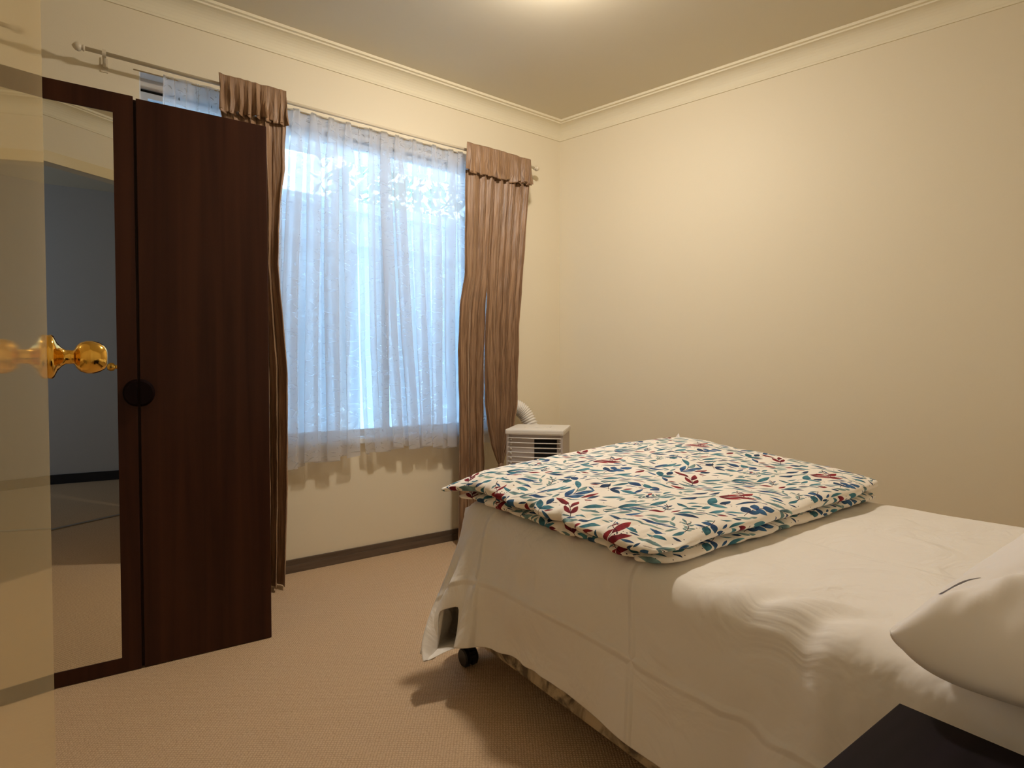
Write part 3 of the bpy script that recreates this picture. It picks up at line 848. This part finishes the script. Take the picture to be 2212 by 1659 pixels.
lace('lace_curtain', [(0.4, .985), (0.7, .968), (1.03, .958), (2.04, .963)], [(0.4, 1.665), (2.04, 1.67)], 9, 15, .515, 'white lace curtain on the right half of the window beside the gathered brown curtain')
wr_ = tube('curtain_wire', [(WX0 - .02, YW - .04, 2.046), (WX1 + .02, YW - .04, 2.046)], .0025, M['rod'])
tag(wr_, 'thin wire holding the lace curtains across the window head', 'curtain wire')

# ------------------------------------------------------------------ portable air conditioner in the corner
AX, AY = FR(2.765, -0.032)
ac = empty('portable_air_conditioner', (AX, AY, 0), math.radians(-(90 - 54.43)) - math.radians(13))
tag(ac, 'white portable air conditioner with a louvred front in the corner behind the bed', 'air conditioner')
AW, AD, AH = 0.288, 0.27, 0.62
bm = bmesh.new()
add_box(bm, 0.004, AW - .004, .03, AD, .03, AH - .027, .006)
add_box(bm, 0.004, .016, 0.004, .03, .03, AH - .027); add_box(bm, AW - .016, AW - .004, 0.004, .03, .03, AH - .027)
add_box(bm, 0.016, AW - .016, 0.004, .03, .03, .30)
from_bm('body', bm, M['offwhite'], ac)
bm = bmesh.new(); add_box(bm, -.002, AW + .002, -.004, AD + .004, AH - .027, AH, .008)
lid = from_bm('lid', bm, M['white'], ac)
box('control_panel', .075, .205, .10, .16, AH - .001, AH + .003, M['white'], lid, .0015)
for k in range(9):
    zz = AH - .042 - k * .0235
    bm = bmesh.new(); tube_bm(bm, [(.012, -.001, zz), (AW * .5, -.006, zz - .001), (AW - .012, -.001, zz)], .0026, 8)
    from_bm('louvre', bm, M['white'], ac, True)
for sx_ in (.020, AW - .020):
    for k in range(8):
        zz = AH - .054 - k * .0235
        lathe('pivot', [(0, .0055), (.006, .005), (.007, 0)], (sx_, .030, zz), (0, -1, 0), M['white'], ac, 12)
box('intake_opening', .140, .252, .026, .0305, .34, AH - .050, M['darkhole'], ac)
for sx_ in (.05, AW - .05):
    for sy_ in (.05, AD - .05):
        lathe('caster', [(-.012, 0), (-.012, .015), (.012, .015), (.012, 0)], (sx_, sy_, .015), (1, 0, 0), M['black'], ac, 14)
# ribbed exhaust hose from its back up to the window sill
pts = []; rs = []
P0 = Vector((1.93, 2.46, .48)); P1 = Vector((1.93, 2.55, .74)); P2 = Vector((1.84, 2.566, .72)); P3 = Vector((1.715, 2.566, .70))
for k in range(121):
    t_ = k / 120
    p = (1 - t_) ** 3 * P0 + 3 * (1 - t_) ** 2 * t_ * P1 + 3 * (1 - t_) * t_ * t_ * P2 + t_ ** 3 * P3
    pts.append(p); rs.append(.039 + (.004 if k % 4 < 2 else -.002))
bm = bmesh.new(); tube_bm(bm, pts, rs, 22)
hose = from_bm('exhaust_hose', bm, M['white'], None, True)
hose.parent = ac; bpy.context.view_layer.update(); hose.matrix_parent_inverse = ac.matrix_world.inverted()

# ------------------------------------------------------------------ bed
BX0, BX1, BY0, BY1, BZ = 0.872, 1.925, -0.46, 1.50, 0.50
bed = empty('bed', (1.4, 0.5, 0)); tag(bed, 'single bed on black casters with a mottled fabric base and a thick mattress', 'bed')
bm = bmesh.new(); add_box(bm, BX0 + .012 - 1.4, BX1 - .012 - 1.4, BY0 + .01 - .5, BY1 - .012 - .5, .088, .29, .012)
from_bm('base', bm, M['basefab'], bed)
bm = bmesh.new(); add_box(bm, BX0 + .004 - 1.4, BX1 - .004 - 1.4, BY0 - .5, BY1 - .004 - .5, .292, BZ - .006, .03)
from_bm('mattress', bm, M['sheet'], bed)
for cx_, cy_ in ((.884, 1.468), (1.89, 1.455), (.905, .52), (1.89, .52), (.905, -.41), (1.89, -.41)):
    bm = bmesh.new()
    ox, oy = cx_ - 1.4, cy_ - .5
    for s_ in (-1, 1):
        lathe_bm(bm, [(-.009, 0), (-.009, .024), (-.005, .028), (.005, .028), (.009, .024), (.009, 0)], (ox + s_ * .0135, oy, .0285), (1, 0, 0), 20)
    # hood over the twin wheels and the stem
    for k in range(8):
        a0, a1_ = math.pi * k / 8, math.pi * (k + 1) / 8
        add_box(bm, ox - .010, ox + .010, oy - .032 * max(abs(math.cos(a0)), abs(math.cos(a1_))), oy + .032 * max(abs(math.cos(a0)), abs(math.cos(a1_))), .03 + .030 * min(math.sin(a0), math.sin(a1_)), .034 + .030 * max(math.sin(a0), math.sin(a1_))) if k < 4 else None
    lathe_bm(bm, [(.058, .010), (.066, .010), (.068, .018), (.082, .024), (.089, .024), (.089, 0)], (ox, oy, 0), (0, 0, 1), 18)
    from_bm('caster', bm, M['black'], bed, False)

# ------------------------------------------------------------------ top sheet: a small cloth simulation over the mattress
def drape_sheet():
    h_ = 0.0165
    ov_side, ov_foot, ov_far = 0.298, 0.36, 0.16
    ax = np.arange(BX0 - ov_side, BX1 + ov_far, h_); ay = np.arange(-0.45, BY1 + ov_foot, h_)
    nx, ny = len(ax), len(ay)
    X0, Y0 = np.meshgrid(ax, ay)            # rest shape (ny, nx)
    rot = math.radians(-1.3)
    cx_, cy_ = BX0, 0.8
    XR = cx_ + (X0 - cx_) * math.cos(rot) - (Y0 - cy_) * math.sin(rot); YR = cy_ + (X0 - cx_) * math.sin(rot) + (Y0 - cy_) * math.cos(rot)
    P = np.stack([XR, YR, np.full_like(XR, BZ + .008)], -1)
    P[..., 2] += 0.0015 * fbm(X0 * 9, Y0 * 9, 2)
    inside = (XR > BX0 + .05) & (XR < BX1 - .05) & (YR < BY1 - .05) & (YR > BY0)
    W = np.where(inside, 0.0, 1.0)
    # bed head end is held under the pillow
    W[YR < -0.38] = 0.0
    V_ = np.zeros_like(P)
    cons = []
    def add(sl_a, sl_b, L, k):
        cons.append((sl_a, sl_b, L, k))
    S0 = slice
    for par in (0, 1):
        add((S0(None), S0(par, nx - 1, 2)), (S0(None), S0(par + 1, nx, 2)), h_, 1.0)
        add((S0(par, ny - 1, 2), S0(None)), (S0(par + 1, ny, 2), S0(None)), h_, 1.0)
        add((S0(par, ny - 1, 2), S0(0, nx - 1)), (S0(par + 1, ny, 2), S0(1, nx)), h_ * math.sqrt(2), .55)
        add((S0(par, ny - 1, 2), S0(1, nx)), (S0(par + 1, ny, 2), S0(0, nx - 1)), h_ * math.sqrt(2), .55)
    for o_ in (0, 2):
        for half in (0, 2):
            # pairs two apart, taken so that no vertex is in a batch twice
            ia = np.concatenate([np.arange(o_ // 2 + half, nx - 2, 4)])
            add((S0(None), ia), (S0(None), ia + 2), h_ * 2, .35)
            ib = np.arange(o_ // 2 + half, ny - 2, 4)
            add((ib, S0(None)), (ib + 2, S0(None)), h_ * 2, .35)
    lo = np.array([BX0, BY0 - .3, 0.09]); hi = np.array([BX1, BY1, BZ]); rad = .035
    c_ = (lo + hi) / 2; hf = (hi - lo) / 2 - rad
    dt = 1 / 60.
    for step in range(150):
        damp = 0.985 if step < 90 else .93
        V_ *= damp
        V_[..., 2] -= 9.8 * dt * (W > 0)
        Q = P + V_ * dt * W[..., None]
        for it in range(7):
            for a_, b_, L, k in cons:
                pa, pb = Q[a_], Q[b_]
                d = pb - pa; n_ = np.sqrt((d * d).sum(-1)) + 1e-9
                wa, wb = W[a_], W[b_]
                den = wa + wb + 1e-9
                corr = (k * (n_ - L) / n_ / den)[..., None] * d
                Q[a_] = pa + corr * wa[..., None]
                Q[b_] = pb - corr * wb[..., None]
            # rounded box collision
            q = Q - c_; aq = np.abs(q) - hf
            out = np.maximum(aq, 0); dist = np.sqrt((out * out).sum(-1)) 
            ins = (aq.max(-1) < 0)
            sd = dist - rad - .0045
            pen = (sd < 0) & (~ins) & (W > 0)
            nrm = out / (dist[..., None] + 1e-9) * np.sign(q)
            Q = np.where(pen[..., None], Q - nrm * sd[..., None], Q)
            if ins.any():
                ki = aq.argmax(-1)
                for ax_ in range(3):
                    mk = ins & (ki == ax_) & (W > 0)
                    Q[..., ax_] = np.where(mk, c_[ax_] + np.sign(q[..., ax_]) * (hf[ax_] + rad + .0045), Q[..., ax_])
            Q[..., 2] = np.maximum(Q[..., 2], 0.006)
        V_ = (Q - P) / dt * W[..., None]
        P = Q
    # soft wrinkles
    # the corner of the sheet stands out in a stiff fold
    ca1 = np.clip((BX0 - X0) / .30, 0, 1); cb1 = np.clip((Y0 - BY1 + .04) / .30, 0, 1)
    mc = np.minimum(ca1, cb1); mc = mc * mc * (3 - 2 * mc)
    P[..., 0] -= .10 * mc; P[..., 1] -= .05 * mc; P[..., 2] += .125 * mc
    fl = np.clip(1 - np.abs(Y0 - BY1 + .02) / .22, 0, 1) * ca1
    P[..., 0] -= .11 * fl
    wr = fbm(X0 * 3.2, Y0 * 3.2, 17, 4)
    ridge = 1 - np.abs(fbm(X0 * 2.6 + .8 * Y0, Y0 * 2.1 - X0, 23, 3))
    topm = np.clip((P[..., 2] - (BZ - .03)) / .03, 0, 1)
    P[..., 2] += topm * (0.0035 * (wr + .6) + .004 * np.clip(ridge - .6, 0, 1)) 
    side = (P[..., 0] < BX0) & (P[..., 2] < BZ)
    P[..., 0] -= np.where(side, 0.019 * (fbm(X0 * 3.5 + 1.2 * Y0, Y0 * 2.6, 31, 3) + .5) * np.clip((BZ - P[..., 2]) / .08, 0, 1), 0)
    # a doubled strip near the pillow end
    st = np.clip((.515 - Y0) / .012, 0, 1) * np.clip((Y0 - .395) / .012, 0, 1) 
    P[..., 0] -= np.where(side, .007 * st, 0)
    # the fold where the sheet has been pushed up beside the pillow
    ed = np.exp(-((P[..., 0] - BX0 - .03) / .08) ** 2) * np.exp(-((P[..., 1] - .46) / .14) ** 2)
    wv = P[..., 1] * 24 + P[..., 0] * 20 + 1.8 * vnoise(X0 * 6, Y0 * 6, 41)
    P[..., 2] += ed * 0.026 * np.abs(np.sin(wv)) ** .8
    P[..., 0] -= ed * .012 * np.sin(wv * .8)
    return P, X0, Y0
Ps, XS, YS = drape_sheet()
SHEET_GAP = (XS < BX0 - .215) & (YS > 1.405) & (YS < 1.437)
sheet = grid_mesh('bed_sheet', Ps, M['sheet'], None, np.stack([XS, YS], -1), True, 0.0012)
bm = bmesh.new(); bm.from_mesh(sheet.data); bm.verts.ensure_lookup_table()
bmesh.ops.delete(bm, geom=[bm.verts[i] for i in np.nonzero(SHEET_GAP.reshape(-1))[0]], context='VERTS')
bm.to_mesh(sheet.data); bm.free()
sub = sheet.modifiers.new('smooth', 'SUBSURF'); sub.levels = 1; sub.render_levels = 1
tag(sheet, 'plain white cotton sheet draped over the bed and hanging down its sides', 'bed sheet')

# ------------------------------------------------------------------ folded duvet
def spaced(n):
    s = np.linspace(-1, 1, n)
    return np.sign(s) * (1 - (1 - np.abs(s)) ** 1.7)
def slab(name, ftop, fbot, parent, seed, xin, yin, n=150, p=9, edge=.004):
    a = spaced(n); U, V = np.meshgrid(a, a)
    u = (U + 1) / 2; v = (V + 1) / 2
    x0 = 0.868 + xin[0]; x1 = 1.918 + xin[1]; y0 = .722 + yin[0]; y1 = 1.515 + yin[1]
    mx_ = np.maximum(np.abs(U), np.abs(V)); kk = mx_ / (np.power(np.abs(U) ** 24 + np.abs(V) ** 24 + 1e-30, 1 / 24) + 1e-9)
    kk = np.where(mx_ < 1e-3, 1, kk)
    X = x0 + (x1 - x0) * (U * kk + 1) / 2; Y = y0 + (y1 - y0) * (V * kk + 1) / 2
    X = X - .011 * (vnoise(V * 11, U * 0, seed + 11) + .6 * vnoise(V * 23, U * 0, seed + 12)) * np.clip(-U, 0, 1) ** 10
    X = X + .012 * vnoise(V * 4, U * 0, seed) * np.abs(U) ** 4 + .005 * vnoise(V * 15, U * 0, seed + 1) * np.abs(U) ** 8
    Y = Y + .010 * vnoise(U * 3.5, V * 0, seed + 2) * np.abs(V) ** 4 + .004 * vnoise(U * 13, V * 0, seed + 3) * np.abs(V) ** 8
    # the lifted corner at the foot, by the curtain
    cn = np.clip(1 - np.hypot(u - 0, v - 1) / .16, 0, 1) ** 1.5
    X = X - .055 * cn * (1 if seed > 50 else .5); Y = Y + .01 * cn
    rr_ = np.power(np.abs(U) ** 12 + np.abs(V) ** 12, 1 / 12)
    rr_ = mx_ + (np.minimum(rr_, 1) - mx_) * (1 - mx_ ** 30)
    g = np.power(np.clip(1 - rr_ ** 22, 0, 1), .5)
    top, bot = ftop(u, v), fbot(u, v)
    mid = (top + bot) / 2; hh = (top - bot) / 2
    ruck = (.0045 * fbm(U * 5, V * 5, seed + 5) + .010 * fbm(V * 15, U * 2.5, seed + 6) * np.exp(-(u / .09) ** 2) + .004 * fbm(U * 13, V * 3, seed + 7) * np.exp(-(v / .08) ** 2))
    ZT = mid + hh * g + ruck * g; ZB = mid - hh * g
    PT = np.stack([X, Y, ZT], -1); PB = np.stack([X, Y, ZB], -1)
    drop_t = (top - ZT)
    UVt = np.stack([X + np.sign(U) * drop_t * np.abs(U) ** 6, Y + np.sign(V) * drop_t * np.abs(V) ** 6], -1)
    drop_b = (top - bot) - (ZB - bot)
    UVb = np.stack([X + np.sign(U) * (top - ZB) * np.abs(U) ** 6, Y + np.sign(V) * (top - ZB) * np.abs(V) ** 6], -1) + np.array([.0, .0])
    # top and bottom grids welded along the rim
    N = n * n; idx = np.arange(N).reshape(n, n); idb = idx + N
    idb[0, :] = idx[0, :]; idb[-1, :] = idx[-1, :]; idb[:, 0] = idx[:, 0]; idb[:, -1] = idx[:, -1]
    Ft = np.stack([idx[:-1, :-1], idx[:-1, 1:], idx[1:, 1:], idx[1:, :-1]], -1).reshape(-1, 4)
    Fb = np.stack([idb[:-1, :-1], idb[1:, :-1], idb[1:, 1:], idb[:-1, 1:]], -1).reshape(-1, 4)
    verts = np.concatenate([PT.reshape(-1, 3), PB.reshape(-1, 3)])
    me = bpy.data.meshes.new(name)
    F = np.concatenate([Ft, Fb]); me.from_pydata(verts.tolist(), [], F.tolist())
    uvv = np.concatenate([UVt.reshape(-1, 2), UVb.reshape(-1, 2)])
    l = me.uv_layers.new(name='UVMap'); l.data.foreach_set('uv', uvv[F.reshape(-1)].astype(np.float32).ravel())
    bm = bmesh.new(); bm.from_mesh(me)
    bmesh.ops.delete(bm, geom=[v_ for v_ in bm.verts if not v_.link_faces], context='VERTS'); bm.to_mesh(me); bm.free()
    return link(name, me, M['duvet'], parent, True)
duv = empty('duvet', (1.4, 1.1, BZ)); tag(duv, 'white duvet printed with teal, blue and maroon leaves, folded on the foot of the bed', 'duvet')
def ht(u, v):
    # overall height of the folded pile above the mattress
    a = .060 * (1 - u) + .074 * u
    b = .080 * (1 - u) ** 1 + .135 * u
    body = a + (b - a) * np.clip(v, 0, 1) ** .9
    bulge = .024 * np.exp(-((u - .62) / .3) ** 2 - ((v - .72) / .3) ** 2) + .016 * np.exp(-((u - .2) / .16) ** 2 - ((v - .55) / .4) ** 2)
    low = -.030 * np.exp(-(u / .06) ** 2 - ((v - 1) / .10) ** 2)
    return body + bulge * .7 + low
low_top = lambda u, v: BZ + .006 + ht(u, v) * .46
reparent(slab('lower_fold', low_top, lambda u, v: BZ + .007 + 0 * u, duv, 31, (.012, -.006), (.004, -.02)), duv)
reparent(slab('upper_fold', lambda u, v: BZ + .007 + ht(u, v), lambda u, v: BZ + .004 + ht(u, v) * .45, duv, 61, (-.012, .004), (-.004, 0)), duv)
duv.location.z += .005
# turned-up cover corner at the far edge
bm = bmesh.new()
tip = [Vector((1.865, 1.44, BZ + .128)), Vector((1.905, 1.47, BZ + .125)), Vector((1.89, 1.50, BZ + .115)), Vector((1.888, 1.465, BZ + .153))]
vv = [bm.verts.new(p) for p in tip]
for f in ((0, 1, 3), (1, 2, 3), (2, 0, 3), (0, 2, 1)): bm.faces.new([vv[i] for i in f])
bmesh.ops.subdivide_edges(bm, edges=list(bm.edges), cuts=2, use_grid_fill=True)
reparent(from_bm('cover_corner', bm, M['pillow'], duv, True), duv)

# ------------------------------------------------------------------ pillow
def pillow():
    n = 110; a = spaced(n); U, V = np.meshgrid(a, a); u = (U + 1) / 2; v = (V + 1) / 2
    L, Wd = .70, .50
    pinch = .045
    mx_ = np.maximum(np.abs(U), np.abs(V)) + 1e-9; kk = mx_ / np.power(np.abs(U) ** 14 + np.abs(V) ** 14 + 1e-30, 1 / 14); kk = np.where(mx_ < 1e-3, 1, kk)
    UF, VF = U, V; U, V = U * kk, V * kk
    Xl = (U * (1 - .17 * (1 - V ** 2))) * L / 2; Yl = (V * (1 - pinch * (1 - U ** 2) * 1.2)) * Wd / 2
    g = np.power(np.clip(1 - np.abs(UF) ** 11, 0, 1), .5) * np.power(np.clip(1 - np.abs(VF) ** 5, 0, 1), .5)
    wr = .007 * fbm(U * 4, V * 4, 71) * g + .017 * fbm(V * 4.5 + U * 1.5, U * 2.2, 77) * np.exp(-((U + .85) / .3) ** 2) * g ** .5
    lift = .030 * np.exp(-((U + 1) / .20) ** 2 - ((V - 1) / .25) ** 2) + .010 * np.exp(-((U + 1) / .2) ** 2)*np.exp(-((V+.1)/.3)**2)*.6
    dome = .078 * np.power(np.clip(1 - UF ** 2, 0, 1), 1) * np.power(np.clip(1 - VF ** 2, 0, 1), 1)
    ZT = .062 + lift + .052 * g + dome + wr; ZB = np.maximum(.062 - .062 * g, .0) * .95 + lift * (1 - g)
    th = math.radians(1)
    def wpt(Z_):
        X = 1.108 + Xl * math.cos(th) - Yl * math.sin(th); Y = .052 + Xl * math.sin(th) + Yl * math.cos(th)
        return np.stack([X, Y, BZ + .024 + Z_ - .025 * (1 - g)], -1)
    PT, PB = wpt(ZT), wpt(ZB)
    PB[..., 2] = np.minimum(PB[..., 2], PT[..., 2] - .0005); PB[..., 2] = np.maximum(PB[..., 2], BZ + .021)
    PT[..., 2] = np.maximum(PT[..., 2], PB[..., 2] + .0005)
    N = n * n; idx = np.arange(N).reshape(n, n); idb = idx + N
    idb[0, :] = idx[0, :]; idb[-1, :] = idx[-1, :]; idb[:, 0] = idx[:, 0]; idb[:, -1] = idx[:, -1]
    Ft = np.stack([idx[:-1, :-1], idx[:-1, 1:], idx[1:, 1:], idx[1:, :-1]], -1).reshape(-1, 4)
    Fb = np.stack([idb[:-1, :-1], idb[1:, :-1], idb[1:, 1:], idb[:-1, 1:]], -1).reshape(-1, 4)
    F = np.concatenate([Ft, Fb]); verts = np.concatenate([PT.reshape(-1, 3), PB.reshape(-1, 3)])
    me = bpy.data.meshes.new('pillow'); me.from_pydata(verts.tolist(), [], F.tolist())
    uvv = np.concatenate([np.stack([Xl, Yl], -1).reshape(-1, 2)] * 2)
    l = me.uv_layers.new(name='UVMap'); l.data.foreach_set('uv', uvv[F.reshape(-1)].astype(np.float32).ravel())
    bm = bmesh.new(); bm.from_mesh(me)
    bmesh.ops.delete(bm, geom=[v_ for v_ in bm.verts if not v_.link_faces], context='VERTS'); bm.to_mesh(me); bm.free()
    return link('pillow', me, M['pillow'], None, True)
pl = pillow(); tag(pl, 'plump white pillow lying at the head of the bed', 'pillow')
from mathutils.bvhtree import BVHTree
bvh = BVHTree.FromPolygons([v_.co[:] for v_ in pl.data.vertices], [list(p_.vertices) for p_ in pl.data.polygons])
bm = bmesh.new(); rows = []
for k in range(9):
    t_ = k / 8; x_ = .868 + (.897 - .868) * t_; y_ = .262 + (.228 - .262) * t_
    row = []
    w_ = .0030 * (1 - t_) + .0008
    for q_ in (-1, 1):
        hit = bvh.ray_cast(Vector((x_ + q_ * w_ * .7, y_ + q_ * w_ * .7, 2)), Vector((0, 0, -1)))[0]
        row.append(bm.verts.new((hit or Vector((x_, y_, .6))) + Vector((0, 0, .0006))))
    rows.append(row)
for a_, b_ in zip(rows, rows[1:]): bm.faces.new((a_[0], a_[1], b_[1], b_[0]))
from_bm('dark_sliver', bm, simple('sliver_grey', (.16, .14, .15), .9), pl)  # thin dark grey sliver lying on the pillow top, tapering to one end

# ------------------------------------------------------------------ black bedside table
ns = empty('bedside_table', (.60, .06, 0)); tag(ns, 'black-brown laminate bedside table beside the pillow', 'bedside table')
def nsb(name, x0, x1, y0, y1, z0, z1, bev=.0015): return box(name, x0 - .60, x1 - .60, y0 - .06, y1 - .06, z0, z1, M['blackwood'], ns, bev)
nsb('top', .415, .785, -.10, .276, .484, .500)
nsb('side_panel', .42, .436, -.095, .270, .002, .484); nsb('side_panel', .764, .780, -.095, .270, .002, .484)
nsb('back_panel', .436, .764, -.095, -.085, .06, .484); nsb('shelf', .436, .764, -.085, .265, .22, .236)
dr = nsb('drawer', .438, .762, .250, .268, .36, .478)
box('handle', -.05, .05, .208, .226, .41, .422, M['black'], dr, .002)

# ------------------------------------------------------------------ ceiling lamp
lp = empty('ceiling_lamp', (LAMP_POS[0], LAMP_POS[1], CEIL)); tag(lp, 'round glowing ceiling lamp above the bed', 'ceiling lamp')
lathe('base_plate', [(0, 0), (0, .105), (.016, .108), (.020, .098), (.020, 0)], (0, 0, 0), (0, 0, -1), M['white'], lp, 40)
lathe('lamp_shade', [(.019, .078), (.036, .080), (.050, .073), (.062, .054), (.069, .028), (.071, .0)], (0, 0, 0), (0, 0, -1), M['lamp'], lp, 40)
